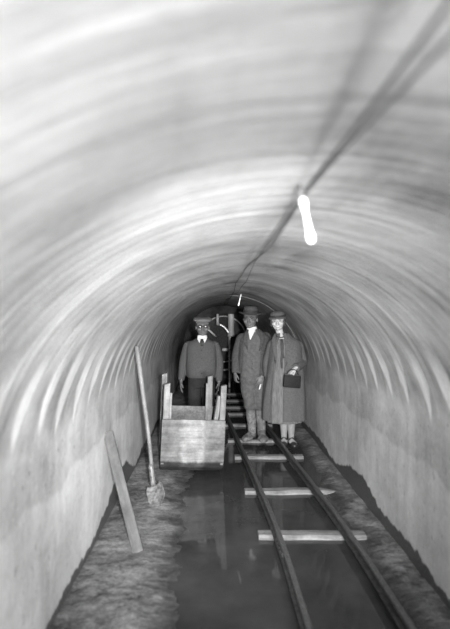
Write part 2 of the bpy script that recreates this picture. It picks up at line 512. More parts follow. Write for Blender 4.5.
# ------------------------------------------------------------------ track
def track_x(y):
    """left rail x"""
    k = [(0.0, 0.470), (3.6, 0.462), (4.4, 0.412), (5.74, 0.325), (7.7, 0.20), (10.0, 0.10), (13.5, 0.0)]
    for (a, xa), (b, xb) in zip(k, k[1:]):
        if y <= b:
            return xa + (xb - xa) * (y - a) / (b - a)
    return 0.0
def track_s(y): return sum(track_x(max(0, y + d)) for d in (-0.6, -0.3, 0, 0.3, 0.6)) / 5
GA = 0.505
SLT = 0.047       # top of the sleepers
RAIL_P = [(-0.030, 0), (0.030, 0), (0.030, 0.006), (0.006, 0.012), (0.006, 0.043), (0.016, 0.047), (0.016, 0.060), (0.012, 0.064),
          (-0.012, 0.064), (-0.016, 0.060), (-0.016, 0.047), (-0.006, 0.043), (-0.006, 0.012), (-0.030, 0.006)]
def sweep(bm, path, prof):
    rr = []
    for i, p in enumerate(path):
        t = (path[min(i + 1, len(path) - 1)] - path[max(i - 1, 0)]).normalized()
        sd = t.cross(Vector((0, 0, 1))).normalized()
        rr.append([bm.verts.new(p + sd * a + Vector((0, 0, b))) for a, b in prof])
    n = len(prof)
    for i in range(len(rr) - 1):
        for k in range(n):
            bm.faces.new((rr[i][k], rr[i][(k + 1) % n], rr[i + 1][(k + 1) % n], rr[i + 1][k]))
    bm.faces.new(rr[0]); bm.faces.new(rr[-1][::-1])
yy = [1.0 + i * 0.1 for i in range(107)]
for s, lab in ((0, 'long steel track rail nearer the wooden skip'), (GA, 'long steel track rail running past the shoes of the woman')):
    rt = thing('rail', lab, 'rail', (track_s(1.0) + s, 1.0, SLT), group='narrow gauge rails')
    o0 = Vector((track_s(1.0) + s, 1.0, 0))
    path = [Vector((track_s(y) + s, y, 0.003 * NZ(y, s, 0))) - o0 for y in yy]
    bm = bmesh.new(); sweep(bm, path, RAIL_P[:7] + RAIL_P[10:])
    auto_smooth(obj('rail_web', bm, M['rail'], rt))
    bm = bmesh.new(); sweep(bm, path, [(-0.0165, 0.046), (0.0165, 0.046), (0.0165, 0.061), (0.012, 0.066), (-0.012, 0.066), (-0.0165, 0.061)])
    auto_smooth(obj('rail_head', bm, M['rail_top'], rt))
    if s == 0:
        for sd in (-1, 1):
            bm = bmesh.new()
            yj = 3.42
            box(bm, (track_s(yj) + s - o0.x + sd * 0.013, yj - 1.0, 0.028), (0.012, 0.30, 0.028), bevel=0.003)
            for q in (-0.1, -0.035, 0.035, 0.1):
                ellipsoid(bm, (track_s(yj) + s - o0.x + sd * 0.021, yj - 1.0 + q, 0.028), (0.008, 0.009, 0.009), seg=8, ring=6)
            auto_smooth(obj('fishplate', bm, M['rail'], rt))

SL = [(2.62, 0.33, 1.10, 'sleeper nearest to the camera, under the bottom edge'),
      (3.71, 0.32, 1.11, 'worn timber sleeper, long and straight, closest fully visible one ahead of the camera'),
      (4.65, 0.275, 1.147, 'timber sleeper with splintered pointed right end, next beyond the closest full one'),
      (5.80, 0.226, 1.02, 'pale timber sleeper lying just in front of the boots and shoes'),
      (6.56, 0.17, 0.93, 'timber sleeper beneath the muddy boots of the man in the felt hat'),
      (7.52, 0.12, 0.86, 'pale sleeper just behind the boots of the man in the felt hat'),
      (8.40, 0.06, 0.80, 'second sleeper behind the boots of the man in the felt hat'),
      (9.02, 0.02, 0.76, 'third sleeper behind the boots of the man in the felt hat'),
      (9.75, 0.0, 0.72, 'fourth sleeper behind the boots, before the dark end of the track'),
      (10.6, -0.04, 0.68, 'farthest dim sleeper seen between the two men')]
for i, (y, xa, xb, lab) in enumerate(SL):
    if i == 0: continue
    bm = bmesh.new()
    L = xb - xa; n = 26
    w, h = 0.105 + 0.02 * NZ(i, 2, 3), 0.085
    rr = []
    for k in range(n + 1):
        x = -L / 2 + L * k / n
        ww = w * (1 + 0.10 * NZ(x * 6, i * 3.1, 0)); hh = 0.006 * NZ(x * 5, i * 7.7, 4) - 0.004
        if i == 2 and x > L / 2 - 0.16:
            q = (x - (L / 2 - 0.16)) / 0.16; ww *= 1 - 0.75 * q; hh -= 0.02 * q
        sk = 0.012 * NZ(x * 4, i * 1.7, 9)
        tp = 0.0 + hh
        rr.append([bm.verts.new((x, sk + a, b)) for a, b in
                   ((-ww / 2, -h), (ww / 2, -h), (ww / 2, tp - 0.012), (ww / 2 - 0.012, tp), (-ww / 2 + 0.012, tp), (-ww / 2, tp - 0.012))])
    for k in range(n):
        for j in range(6):
            bm.faces.new((rr[k][j], rr[k][(j + 1) % 6], rr[k + 1][(j + 1) % 6], rr[k + 1][j]))
    bm.faces.new(rr[0]); bm.faces.new(rr[-1][::-1])
    o = auto_smooth(obj('sleeper', bm, M['sleeper']), 40)
    o.location = ((xa + xb) / 2, y, SLT - 0.004); o.rotation_euler = (0, 0, math.radians((-1, 0.6, 1.0, 1.4, -1, 2, 1, 0, 1, 0)[i]))
    tag(o, lab, 'sleeper', 'timber sleepers of the track')

# ------------------------------------------------------------------ wooden skip
W, L, RIM = 0.60, 0.86, 0.60
sk = thing('wooden_skip', 'pale wooden box skip with four corner posts and curved underside, standing on wet floor', 'skip',
           (-0.238, 5.03, 0.0), (0, math.radians(2.6), math.radians(6.5)))
def hull(y):
    """bottom height along the skip"""
    t = y / L
    return 0.03 + 0.125 * max(0, 1 - t / 0.36) ** 1.7 + 0.08 * max(0, (t - 0.75) / 0.25) ** 2
T = 0.028
# side panels with curved foot
for sx in (-1, 1):
    bm = bmesh.new()
    prof = [(y / 20 * L, hull(y / 20 * L)) for y in range(21)] + [(L, RIM), (L * 0.5, RIM - 0.004), (0, RIM)]
    a = [bm.verts.new((sx * W / 2 - T / 2, y, z)) for y, z in prof]
    b = [bm.verts.new((sx * W / 2 + T / 2, y, z)) for y, z in prof]
    bm.faces.new(a); bm.faces.new(b[::-1])
    for k in range(len(prof)):
        q = (k + 1) % len(prof); bm.faces.new((a[k], a[q], b[q], b[k]))
    auto_smooth(obj('side_panel', bm, M['skip_side'], sk))
# front sheet curving under
bm = bmesh.new()
pf = [(-0.014, RIM + 0.006), (-0.016, 0.50), (-0.016, 0.36), (-0.014, 0.24), (-0.006, 0.185)] + \
     [(y, hull(y) - 0.012) for y in (0.015, 0.05, 0.09, 0.14, 0.2, 0.28, 0.38, 0.5, 0.62, 0.74, L + 0.01)]
pf = [(y, z) for y, z in pf]
a, b = [], []
nx = 22
grid_o, grid_i = [], []
for j, (y, z) in enumerate(pf):
    ro, ri = [], []
    for k in range(nx + 1):
        x = -W / 2 - 0.018 + (W + 0.036) * k / nx
        zz = z + (0.004 * NZ(x * 14, 3, 1) if j == 0 else 0)
        ro.append(bm.verts.new((x, y + 0.003 * NZ(x * 5, z * 6, 2), zz)))
        dy, dz = (0.022, 0) if j < 5 else (0.012, 0.014)
        ri.append(bm.verts.new((x, y + dy, zz + dz)))
    grid_o.append(ro); grid_i.append(ri)
for j in range(len(pf) - 1):
    for k in range(nx):
        bm.faces.new((grid_o[j][k], grid_o[j][k + 1], grid_o[j + 1][k + 1], grid_o[j + 1][k]))
        bm.faces.new((grid_i[j][k + 1], grid_i[j][k], grid_i[j + 1][k], grid_i[j + 1][k + 1]))
    bm.faces.new((grid_o[j][0], grid_o[j + 1][0], grid_i[j + 1][0], grid_i[j][0]))
    bm.faces.new((grid_o[j + 1][-1], grid_o[j][-1], grid_i[j][-1], grid_i[j + 1][-1]))
for k in range(nx):
    bm.faces.new((grid_o[0][k + 1], grid_o[0][k], grid_i[0][k], grid_i[0][k + 1]))
    bm.faces.new((grid_o[-1][k], grid_o[-1][k + 1], grid_i[-1][k + 1], grid_i[-1][k]))
auto_smooth(obj('front_panel', bm, M['skip_front'], sk, label='pale dusty front board, soaked dark along its curved foot'), 50)
bm = bmesh.new()
box(bm, (0, L - 0.02, (RIM + 0.1) / 2), (W - 0.03, 0.026, RIM - 0.1), bevel=0.003)
auto_smooth(obj('back_panel', bm, M['skip_side'], sk))
def post(x, y, z0, z1, w, d, lean=0.0):
    bm = bmesh.new()
    n = 8; rr = []
    for k in range(n + 1):
        z = z0 + (z1 - z0) * k / n
        j = 0.003 * NZ(x * 9, y * 7, z * 9)
        xx = x + lean * (z - z0)
        rr.append([bm.verts.new((xx + a * w / 2 + j, y + b * d / 2 - j, z + (0.008 * a if k == n else 0))) for a, b in ((-1, -1), (1, -1), (1, 1), (-1, 1))])
    for k in range(n):
        for q in range(4): bm.faces.new((rr[k][q], rr[k][(q + 1) % 4], rr[k + 1][(q + 1) % 4], rr[k + 1][q]))
    bm.faces.new(rr[0][::-1]); bm.faces.new(rr[-1])
    bmesh.ops.bevel(bm, geom=bm.edges[:], offset=0.003, segments=1, affect='EDGES')
    return auto_smooth(obj('post', bm, M['skip_post'], sk))
post(-0.283, 0.055, 0.30, 0.955, 0.058, 0.07)
post(0.283, 0.055, 0.30, 0.955, 0.056, 0.07, 0.015)
post(-0.300, L - 0.075, 0.16, 0.975, 0.06, 0.06)
post(0.252, L - 0.075, 0.16, 0.965, 0.056, 0.06, -0.03)
for (x, y, z0, z1, w, d, ln) in ((-0.240, 0.10, 0.34, 0.86, 0.024, 0.09, 0.0), (0.232, 0.12, 0.34, 0.84, 0.04, 0.1, 0.12), (0.205, L - 0.08, 0.2, 0.88, 0.034, 0.05, -0.01)):
    bm = bmesh.new()
    box(bm, (x, y, (z0 + z1) / 2), (w, d, z1 - z0), Matrix.Rotation(ln, 4, 'Y'), bevel=0.004)
    auto_smooth(obj('cleat', bm, M['skip_post'], sk))

# ------------------------------------------------------------------ plank leaning on the left wall
def orient(a, b, side):
    z = (b - a).normalized(); x = (side - z * side.dot(z)).normalized(); y = z.cross(x)
    return Matrix((x, y, z)).transposed().to_4x4()
a = Vector((-0.524, 3.42, 0.025)); b = Vector((-0.834, 3.89, 0.740))
pl_l = (b - a).length
bm = bmesh.new()
box(bm, (0, 0, pl_l / 2), (0.074, 0.026, pl_l), bevel=0.003)
for v in bm.verts:
    v.co.x += 0.004 * NZ(v.co.z * 4, 1, 1)
o = auto_smooth(obj('plank', bm, M['plank']))
o.matrix_world = Matrix.Translation(a) @ orient(a, b, Vector((1, -0.12, 0)))
tag(o, 'short rough wooden plank leaning against the left wall', 'plank')

# ------------------------------------------------------------------ shovel
a = Vector((-0.545, 4.39, 0.185)); b = Vector((-0.705, 4.50, 1.375))
sh_l = (b - a).length
sh = thing('shovel', 'long handled round nosed shovel propped against the left wall', 'shovel', a)
mrot = orient(a, b, Vector((1, -0.35, 0)))
sh.matrix_world = Matrix.Translation(a) @ mrot
bm = bmesh.new()
hp = [(0.012 * math.sin(t * PI) , 0.006 * math.sin(t * 2 * PI), sh_l * t) for t in [k / 14 for k in range(15)]]
tube(bm, hp, [0.017] * 6 + [0.0185, 0.019, 0.0195, 0.02, 0.02, 0.0205, 0.021, 0.0215, 0.019], 12)
obj('handle', bm, M['handle'], sh)
bm = bmesh.new()
tube(bm, [(0, 0, -0.03), (0, 0, 0.03), (0, 0, 0.12), (0, 0, 0.16)], [0.022, 0.024, 0.021, 0.019], 14)
obj('socket', bm, M['steel'], sh)
bm = bmesh.new()
# dished blade: pitched forward of the handle and resting its nose on the floor
pit = Matrix.Rotation(math.radians(-30), 3, 'X') @ Matrix.Rotation(math.radians(-24), 3, 'Y')
nu, nv = 14, 14
lay = []
for off in (0.0, 0.004):
    g = []
    for j in range(nv + 1):
        t = j / nv
        hw = 0.082 * (min(1, 0.72 + 1.6 * t) if t < 0.5 else 1.0) * (1 - max(0, (t - 0.5) / 0.5) ** 2.4 * 0.93)
        row = []
        for k in range(nu + 1):
            s = -1 + 2 * k / nu
            x = s * hw
            y = 0.030 - 0.036 * s * s - 0.025 * t * t + off
            row.append(bm.verts.new(pit @ Vector((x, y, -0.015 - 0.215 * t))))
        g.append(row)
    lay.append(g)
A, B = lay
for j in range(nv):
    for k in range(nu):
        bm.faces.new((A[j][k], A[j][k + 1], A[j + 1][k + 1], A[j + 1][k]))
        bm.faces.new((B[j][k + 1], B[j][k], B[j + 1][k], B[j + 1][k + 1]))
    bm.faces.new((A[j][0], A[j + 1][0], B[j + 1][0], B[j][0])); bm.faces.new((A[j + 1][-1], A[j][-1], B[j][-1], B[j + 1][-1]))
for k in range(nu):
    bm.faces.new((A[0][k + 1], A[0][k], B[0][k], B[0][k + 1])); bm.faces.new((A[-1][k], A[-1][k + 1], B[-1][k + 1], B[-1][k]))
obj('blade', bm, M['steel'], sh)

# ------------------------------------------------------------------ cables and hanging lamps
def cable(x0, ph, r, lab, z0):
    bm = bmesh.new()
    pts = []
    for k in range(131):
        y = 0.2 + 0.1 * k
        sag = 0.5 + 0.5 * math.cos(2 * PI * (y - 1.25) / 1.8)
        x = x0 + 0.022 * math.sin(y * 1.15 + ph) + 0.006 * NZ(y * 2, ph, 1)
        z = z0 - 0.028 * (1 - sag) * (0.6 + 0.4 * math.sin(ph + y))
        z = min(z, ZC + math.sqrt(R * R - (x - XC) ** 2) - 0.014)
        pts.append((x, y, z))
    tube(bm, pts, r, 8)
    o = obj('cable', bm, M['cable']); tag(o, lab, 'cable', 'lighting cables along the crown')
    return o
cable(0.213, 0.0, 0.0036, 'thicker grey lighting cable strung along the tunnel crown', 1.953)
cable(0.243, 2.2, 0.0028, 'thinner grey cable sagging beside the thicker one along the tunnel crown', 1.945)
# clips fixing the cables to the crown
def lamp(loc, lean, lab):
    t = thing('hanging_lamp', lab, 'lamp', loc, lean, group='bare lamps hung from the crown')
    bm = bmesh.new(); tube(bm, [(0, 0, 0.035), (0, 0, 0.0), (0, 0, -0.02)], [0.004, 0.004, 0.004], 8); obj('cord', bm, M['cable'], t)
    bm = bmesh.new(); lathe(bm, [(0.004, -0.004), (0.0075, -0.007), (0.0095, -0.013), (0.0095, -0.024), (0.0075, -0.032), (0.0062, -0.040)], (0, 0, 0), 18)
    obj('socket', bm, M['ceramic'], t)
    bm = bmesh.new(); lathe(bm, [(0.0056, -0.038), (0.0058, -0.060), (0.0060, -0.084), (0.0074, -0.096), (0.0096, -0.104), (0.0098, -0.111), (0.0078, -0.119), (0.003, -0.123)], (0, 0, 0), 18)
    obj('bulb', bm, M['bulb'], t)
    return t
lamp((0.221, 1.27, 1.940), (math.radians(-4), math.radians(-11), 0), 'bare white lamp hanging from crown cable close to the camera')
lamp((0.352, 6.72, 1.955), (math.radians(4), math.radians(13), 0), 'small bare lamp hanging over the felt hat far along the crown').scale = (1, 1, 1.35)

# ------------------------------------------------------------------ pipework at the dark end of the tunnel
YE = 11.6
def E(px, py, d=0.0): return at(px, py, YE + d)
o0 = E(231, 336)
pw = thing('pipe_stack', 'tall pale pipe with elbow and curved branch at the dark end, between the two men', 'pipe', (o0.x, o0.y, 0))
def rel(p): return Vector(p) - Vector((o0.x, o0.y, 0))
bm = bmesh.new(); tube(bm, [rel(E(231, 314)), rel(E(231.2, 336))], 0.068, 20); tube(bm, [rel(E(231.2, 334.5)), rel(E(231.2, 336.4))], 0.085, 20)
auto_smooth(obj('main_pipe', bm, M['pipe'], pw))
bm = bmesh.new(); p0, p1 = rel(E(229.6, 336)), rel(E(229.4, 348))
tube(bm, [p0, p1, p1 + Vector((-0.02, -0.01, -0.035)), p1 + Vector((-0.08, -0.03, -0.045))], 0.026, 12)
tube(bm, [rel(E(229.4, 350)), Vector((rel(E(229.4, 350)).x, 0, 0.02))], 0.022, 10)
obj('drop_pipe', bm, M['pipe'], pw)
bm = bmesh.new(); ellipsoid(bm, p1 + Vector((-0.11, -0.05, -0.035)), (0.065, 0.05, 0.04)); tube(bm, [p1 + Vector((-0.03, -0.03, -0.05)), p1 + Vector((-0.17, -0.06, -0.035))], 0.03, 12)
obj('elbow', bm, M['pipe_white'], pw, label='white elbow')
bm = bmesh.new()
tube(bm, [rel(E(x, y)) for x, y in ((218, 324.2), (220.5, 325), (223, 326.3), (225.5, 328.4), (227.6, 331), (229.2, 334), (230, 338))], 0.027, 12)
obj('branch_pipe', bm, M['pipe_bright'], pw, label='white curved branch pipe')
bm = bmesh.new(); tube(bm, [rel(E(208, 329.2, -0.1)), rel(E(214.6, 335.2, -0.1))], 0.021, 12); tube(bm, [rel(E(214, 335, -0.1)), rel(E(218, 338, 0.3))], 0.012, 8)
obj('sloping_pipe', bm, M['pipe_white'], pw, label='short white sloping pipe')
bm = bmesh.new(); tube(bm, [rel(E(217.6, 314)), rel(E(217.6, 325))], 0.03, 12); obj('stub_pipe', bm, M['pipe'], pw)
bm = bmesh.new(); tube(bm, [rel(E(223.5, 370)), rel(E(229.5, 369.4))], 0.02, 10); tube(bm, [rel(E(229.4, 363)), rel(E(229.4, 371))], 0.024, 10); obj('valve', bm, M['pipe'], pw)
# round iron hoop
hc = at(223.5, 339, 12.4)
bm = bmesh.new()
HR = 22.8 * 12.4 / 500
tube(bm, [(HR * math.cos(k * PI / 24), 0, HR * math.sin(k * PI / 24)) for k in range(49)], 0.017, 10)
ho = thing('iron_hoop', 'large round iron drum rim at the dark end of the tunnel', 'hoop', (hc.x, hc.y, hc.z))
obj('rim', bm, M['pipe'], ho)
bm = bmesh.new()
lathe(bm, [(HR - 0.02, 0.0), (HR - 0.01, 0.02), (HR - 0.01, 0.6), (HR - 0.03, 0.62)], (0, 0, 0), 40)
bmesh.ops.rotate(bm, verts=bm.verts[:], cent=(0, 0, 0), matrix=Matrix.Rotation(-PI / 2, 3, 'X'))
auto_smooth(obj('drum', bm, M['iron'], ho))
for sx in (-0.3, 0.3):
    bm = bmesh.new()
    box(bm, (sx, 0.3, -(hc.z) / 2 - 0.18), (0.12, 0.5, hc.z - 0.36))
    obj('stand', bm, M['iron'], ho, smooth=False)

# ------------------------------------------------------------------ people
def hand(bm, wrist, d, n, th, curl=0.5, spread=1.0):
    """d: finger direction, n: palm normal (fingers curl towards it), th: thumb side"""
    wrist = Vector(wrist); d = Vector(d).normalized(); n = Vector(n); n = (n - d * n.dot(d)).normalized()
    s = d.cross(n).normalized()
    if s.dot(Vector(th)) < 0: s = -s
    rot = Matrix((s, n, d)).transposed().to_4x4()
    ellipsoid(bm, wrist + d * 0.045, (0.042, 0.017, 0.056), rot, 16, 10)
    ellipsoid(bm, wrist + d * 0.070, (0.043, 0.0135, 0.024), rot, 16, 10)
    tube(bm, [wrist - d * 0.03, wrist + d * 0.03], [0.026, 0.028], 12, 0.75, n)
    for off, ln in ((0.034, 0.070), (0.0115, 0.080), (-0.0115, 0.075), (-0.034, 0.058)):
        p = wrist + d * 0.062 + s * off * 0.9
        pts = [p]; a = curl * 0.25
        for seg, fr in enumerate((0.36, 0.36, 0.28)):
            dv = (d * math.cos(a) + n * math.sin(a) + s * off * 1.6 * spread).normalized()
            if seg == 0: pts.append(pts[-1] + dv * 0.022)
            pts.append(pts[-1] + dv * ln * fr); a += curl
        tube(bm, pts, [0.009, 0.0088, 0.0084, 0.0078, 0.0064], 10)
    p = wrist + d * 0.022 + s * 0.030
    dv = (d * 0.72 + s * 0.55 + n * 0.35).normalized(); dv2 = (d * 0.9 + s * 0.1 + n * 0.45).normalized()
    tube(bm, [p - s * 0.012, p + dv * 0.028, p + dv * 0.03 + dv2 * 0.026, p + dv * 0.03 + dv2 * 0.052], [0.014, 0.0115, 0.0095, 0.0075], 10)

def head(bm, c, h, face, female=False, tilt=0.0):
    """c: centre of the head, h: chin-to-crown height; face: yaw in radians (0 looks at -Y)"""
    T4 = Matrix.Translation(Vector(c)) @ Matrix.Rotation(face, 4, 'Z') @ Matrix.Rotation(tilt, 4, 'Y')
    k = h / 0.225
    def el(p, r, rx=0.0):
        wd = 1.10 if female else 1.06
        q = T4 @ Vector((p[0] * k * wd, p[1] * k, p[2] * k))
        ellipsoid(bm, q, (r[0] * k * wd, r[1] * k, r[2] * k), T4.to_3x3().to_4x4() @ Matrix.Rotation(rx, 4, 'X'), 20, 14)
    el((0, 0.012, 0.028), (0.075, 0.094, 0.084))            # skull
    el((0, -0.022, -0.030), (0.065, 0.068, 0.076))          # face
    el((0, -0.032, -0.078), (0.047, 0.046, 0.034))          # jaw
    el((0, -0.068, -0.095), (0.019, 0.016, 0.015))          # chin
    el((0, -0.078, 0.020), (0.050, 0.014, 0.011))           # brow
    el((0, -0.096, -0.020), (0.0095, 0.014, 0.028), 0.3)    # nose bridge
    el((0, -0.108, -0.036), (0.013, 0.013, 0.011))          # nose tip
    for s in (-1, 1):
        el((s * 0.039, -0.066, -0.032), (0.024, 0.020, 0.022))    # cheek
        el((s * (0.070 if female else 0.074), 0.012, -0.012), (0.009, 0.018, 0.029))     # ear
        el((s * 0.012, -0.098, -0.040), (0.008, 0.010, 0.008))    # nostril wing
    el((0, -0.084, -0.062), (0.021, 0.010, 0.0065))          # upper lip
    el((0, -0.082, -0.072), (0.017, 0.010, 0.0065))          # lower lip
    return T4, k

def face_parts(root, T4, k, glasses=False, smile=False):
    brow, eyem = ('lip', 'lip') if smile else ('hair', 'eye')
    for s in (-1, 1):
        bm = bmesh.new()
        ellipsoid(bm, T4 @ Vector((s * 0.031 * k, -0.077 * k, 0.001 * k)), (0.013 * k, 0.008 * k, 0.007 * k), T4.to_3x3().to_4x4(), 14, 8)
        obj('eye', bm, M[eyem], root)
    for s in (-1, 1):
        bm = bmesh.new()
        tube(bm, [T4 @ (Vector((s * x, y, z)) * k) for x, y, z in ((0.012, -0.093, 0.017), (0.03, -0.091, 0.021), (0.05, -0.076, 0.015))], (0.0025 if smile else 0.004) * k, 6)
        obj('eyebrow', bm, M[brow], root)
    bm = bmesh.new()
    w, up = (0.027, 0.008) if smile else (0.021, 0.0)
    tube(bm, [T4 @ (Vector((x * w, -0.0935 + 0.018 * x * x, -0.067 + up * x * x)) * k) for x in (-1, -0.6, 0, 0.6, 1)], [0.002 * k, 0.004 * k, 0.005 * k, 0.004 * k, 0.002 * k], 8)
    obj('mouth', bm, M['teeth'] if smile else M['lip'], root, label='smiling teeth' if smile else None)
    if glasses:
        g = bmesh.new()
        for s in (-1, 1):
            c = Vector((s * 0.033, -0.099, 0.002)) * k
            tube(g, [T4 @ (c + Vector((math.cos(a) * 0.0225, 0.002, math.sin(a) * 0.020)) * k) for a in [i * PI / 10 for i in range(21)]], 0.0022, 6)
            tube(g, [T4 @ (Vector(p) * k) for p in ((s * 0.055, -0.096, 0.006), (s * 0.076, -0.06, 0.006), (s * 0.084, 0.0, 0.004))], 0.0022, 6)
        tube(g, [T4 @ (Vector(p) * k) for p in ((-0.011, -0.098, 0.004), (0, -0.103, 0.008), (0.011, -0.098, 0.004))], 0.0022, 6)
        go = obj('spectacles', g, M['iron'], root)
        for s in (-1, 1):
            bl = bmesh.new()
            ellipsoid(bl, T4 @ (Vector((s * 0.033, -0.099, 0.002)) * k), (0.021 * k, 0.0045 * k, 0.0185 * k), T4.to_3x3().to_4x4(), 20, 12)
            obj('lens', bl, M['lens'], go, label='shiny spectacle lens')

def hair_cap(root, T4, k, bob=False):
    bm = bmesh.new()
    ellipsoid(bm, T4 @ (Vector((0, 0.022, 0.030)) * k), (0.086 * k, 0.094 * k, 0.083 * k), T4.to_3x3().to_4x4())
    if bob:
        for s in (-1, 1):
            ellipsoid(bm, T4 @ (Vector((s * 0.080, 0.000, -0.018)) * k), (0.016 * k, 0.040 * k, 0.056 * k), T4.to_3x3().to_4x4())
    for v in bm.verts: v.co += Vector((NZ(v.co.x * 60, v.co.y * 60, v.co.z * 20), NZ(v.co.z * 50, 1, v.co.x * 60), 0)) * 0.002
    obj('hair', bm, M['hair'], root)

def trunk(bm, rows):
    loft(bm, rows, 28, 20, power=2.2)

def limb(bm, pts, rad, n=14):
    sp = spline([tuple(Vector(p)) + (r,) for p, r in zip(pts, rad)], (len(pts) - 1) * 5)
    tube(bm, [q[:3] for q in sp], [q[3] for q in sp], n)

def rotx(v, a): return Matrix.Rotation(a, 3, 'X') @ Vector(v)

def shoe(bm, ankle, toe_dir, ln=0.27, w=0.048, sole=0.0, hs=1.0):
    a = Vector((ankle[0], ankle[1], 0)); d = Vector((toe_dir[0], toe_dir[1], 0)).normalized()
    heel = a - d * 0.065; toe = heel + d * ln
    keys = [(heel, 0.030, 0.034), (heel + d * 0.03, 0.042, 0.045), (a + d * 0.02, 0.042, 0.052), (a + d * 0.09, 0.046, 0.040), (a + d * 0.14, w, 0.032), (toe - d * 0.03, 0.042, 0.028), (toe, 0.018, 0.018)]
    pts, rad, fl = [], [], []
    for p, r, hh in keys:
        pts.append(p + Vector((0, 0, sole + hh * hs)))
        rad.append(r * (hs if hs > 1 else 1)); fl.append(hh * hs / rad[-1])
    tube(bm, pts, rad, 16, fl, (0, 0, 1))

# ---------------------------------------- man in the cap, behind the skip
YM = 6.75; SCM = YM / F
def m1(px, py, y=0.0): return Vector(((px - 201.5) * SCM, y, CH - (py - VPY) * SCM))
r1 = thing('person', 'person in a flat cap, spectacles and grey cardigan standing behind the wooden skip', 'person', ((201.5 - VPX) * SCM, YM, 0))
shL, shR = Vector((-0.175, 0.01, 1.285)), Vector((0.175, 0.01, 1.285))
elL, elR = Vector((-0.243, 0.03, 1.04)), Vector((0.238, 0.03, 1.04))
wrL, wrR = Vector((-0.272, -0.03, 0.785)), Vector((0.235, -0.05, 0.775))
bm = bmesh.new()
trunk(bm, [(0.74, 0, 0.01, 0.13, 0.10), (0.84, 0, 0.01, 0.155, 0.115), (1.0, 0, 0, 0.16, 0.115), (1.2, 0, 0, 0.165, 0.11), (1.30, 0, 0.01, 0.14, 0.085), (1.36, 0, 0.01, 0.07, 0.06)])
limb(bm, [(0.01, 0.012, 1.32), (0.01, 0.0, 1.38), (0.01, -0.01, 1.46)], [0.068, 0.056, 0.054])
T4, k1 = head(bm, (0.015, -0.01, 1.514), 0.250, 0.05)
for s, e, w in ((shL, elL, wrL), (shR, elR, wrR)): limb(bm, [s, e, w], [0.056, 0.044, 0.027])
hand(bm, wrL, (-0.02, -0.06, -1), (0.9, 0, 0), (0, -1, 0), 0.3)
hand(bm, wrR, (-0.08, -0.10, -1), (-0.9, 0, 0), (0, -1, 0), 0.3)
for s in (-1, 1):
    limb(bm, [(s * 0.085, 0.01, 0.80), (s * 0.09, 0.0, 0.43), (s * 0.092, 0.02, 0.08)], [0.085, 0.056, 0.04])
    shoe(bm, (s * 0.092, 0.02), (s * 0.2, -1), 0.24, 0.042, 0.0)
remeshed('body', bm, M['skin'], r1, 0.0048, 2)
face_parts(r1, T4, k1, glasses=True)
hair_cap(r1, T4, k1)
bm = bmesh.new()
def fold1(a, t, z): return 1 + 0.014 * math.sin(7 * a + 6 * z) * (1 - t) + 0.03 * NZ(a * 1.6, z * 6, 0.4)
loft(bm, [(0.828, -0.005, 0.0, 0.178, 0.132), (0.845, -0.005, 0, 0.196, 0.150), (0.93, -0.003, -0.008, 0.207, 0.165), (1.08, 0, -0.005, 0.203, 0.158), (1.22, 0, 0, 0.202, 0.140), (1.30, 0, 0.008, 0.180, 0.112), (1.335, 0.004, 0.012, 0.115, 0.085), (1.365, 0.008, 0.012, 0.068, 0.066)], 40, 30, fold1)
for s, e, w, f in ((shL, elL, wrL, 0.2), (shR, elR, wrR, 1.2)):
    limb(bm, [s + Vector((-0.045 if s.x > 0 else 0.045, 0, -0.015)), s.lerp(e, 0.12) , s.lerp(e, 0.45), e, e.lerp(w, 0.5), w + Vector((0, 0, 0.01))], [0.052, 0.060, 0.066, 0.059, 0.054, 0.043])
remeshed('cardigan', bm, M['wool'], r1, 0.0075, 2)
bm = bmesh.new()
for s in (-1, 1):   # collar of the shirt
    p = [Vector((s * 0.056 + 0.01, -0.03, 1.395)), Vector((s * 0.016 + 0.01, -0.090, 1.350)), Vector((s * 0.034 + 0.01, -0.110, 1.298)), Vector((s * 0.062 + 0.01, -0.075, 1.350))]
    fr = [bm.verts.new(v + Vector((0, -0.012, 0))) for v in p]; bk = [bm.verts.new(v + Vector((0, 0.012, 0))) for v in p]
    bm.faces.new(fr); bm.faces.new(bk[::-1])
    for q in range(4): bm.faces.new((fr[q], fr[(q + 1) % 4], bk[(q + 1) % 4], bk[q]))
lathe(bm, [(0.058, 1.398), (0.064, 1.395), (0.068, 1.36), (0.062, 1.35)], (0.01, 0.0, 0), 24)
obj('shirt_collar', bm, M['linen'], r1, smooth=False)
bm = bmesh.new()
tube(bm, [(0.011, -0.092, 1.345), (0.011, -0.108, 1.332), (0.011, -0.118, 1.30), (0.011, -0.13, 1.26)], [0.014, 0.018, 0.019, 0.018], 10, 0.5, (0, 1, 0))
obj('tie', bm, M['tie'], r1)
for i in range(4):
    bm = bmesh.new()
    ellipsoid(bm, (0.006, -0.152 - 0.006 * i, 1.20 - 0.10 * i), (0.009, 0.006, 0.009), seg=10, ring=6)
    obj('button', bm, M['tie'], r1)
bm = bmesh.new()
loft(bm, [(0.70, 0, 0.01, 0.165, 0.12), (0.80, 0, 0, 0.178, 0.132), (0.87, 0, 0, 0.175, 0.135)], 30, 6)
for s in (-1, 1):
    limb(bm, [(s * 0.088, 0.005, 0.80), (s * 0.092, 0.0, 0.62), (s * 0.094, 0.005, 0.43), (s * 0.096, 0.02, 0.2), (s * 0.096, 0.022, 0.07)], [0.094, 0.092, 0.08, 0.074, 0.072])
remeshed('trousers', bm, M['trouser'], r1, 0.008, 2)
for s in (-1, 1):
    bm = bmesh.new(); shoe(bm, (s * 0.095, 0.02), (s * 0.2, -1), 0.275, 0.05); obj('shoe', bm, M['shoe'], r1)
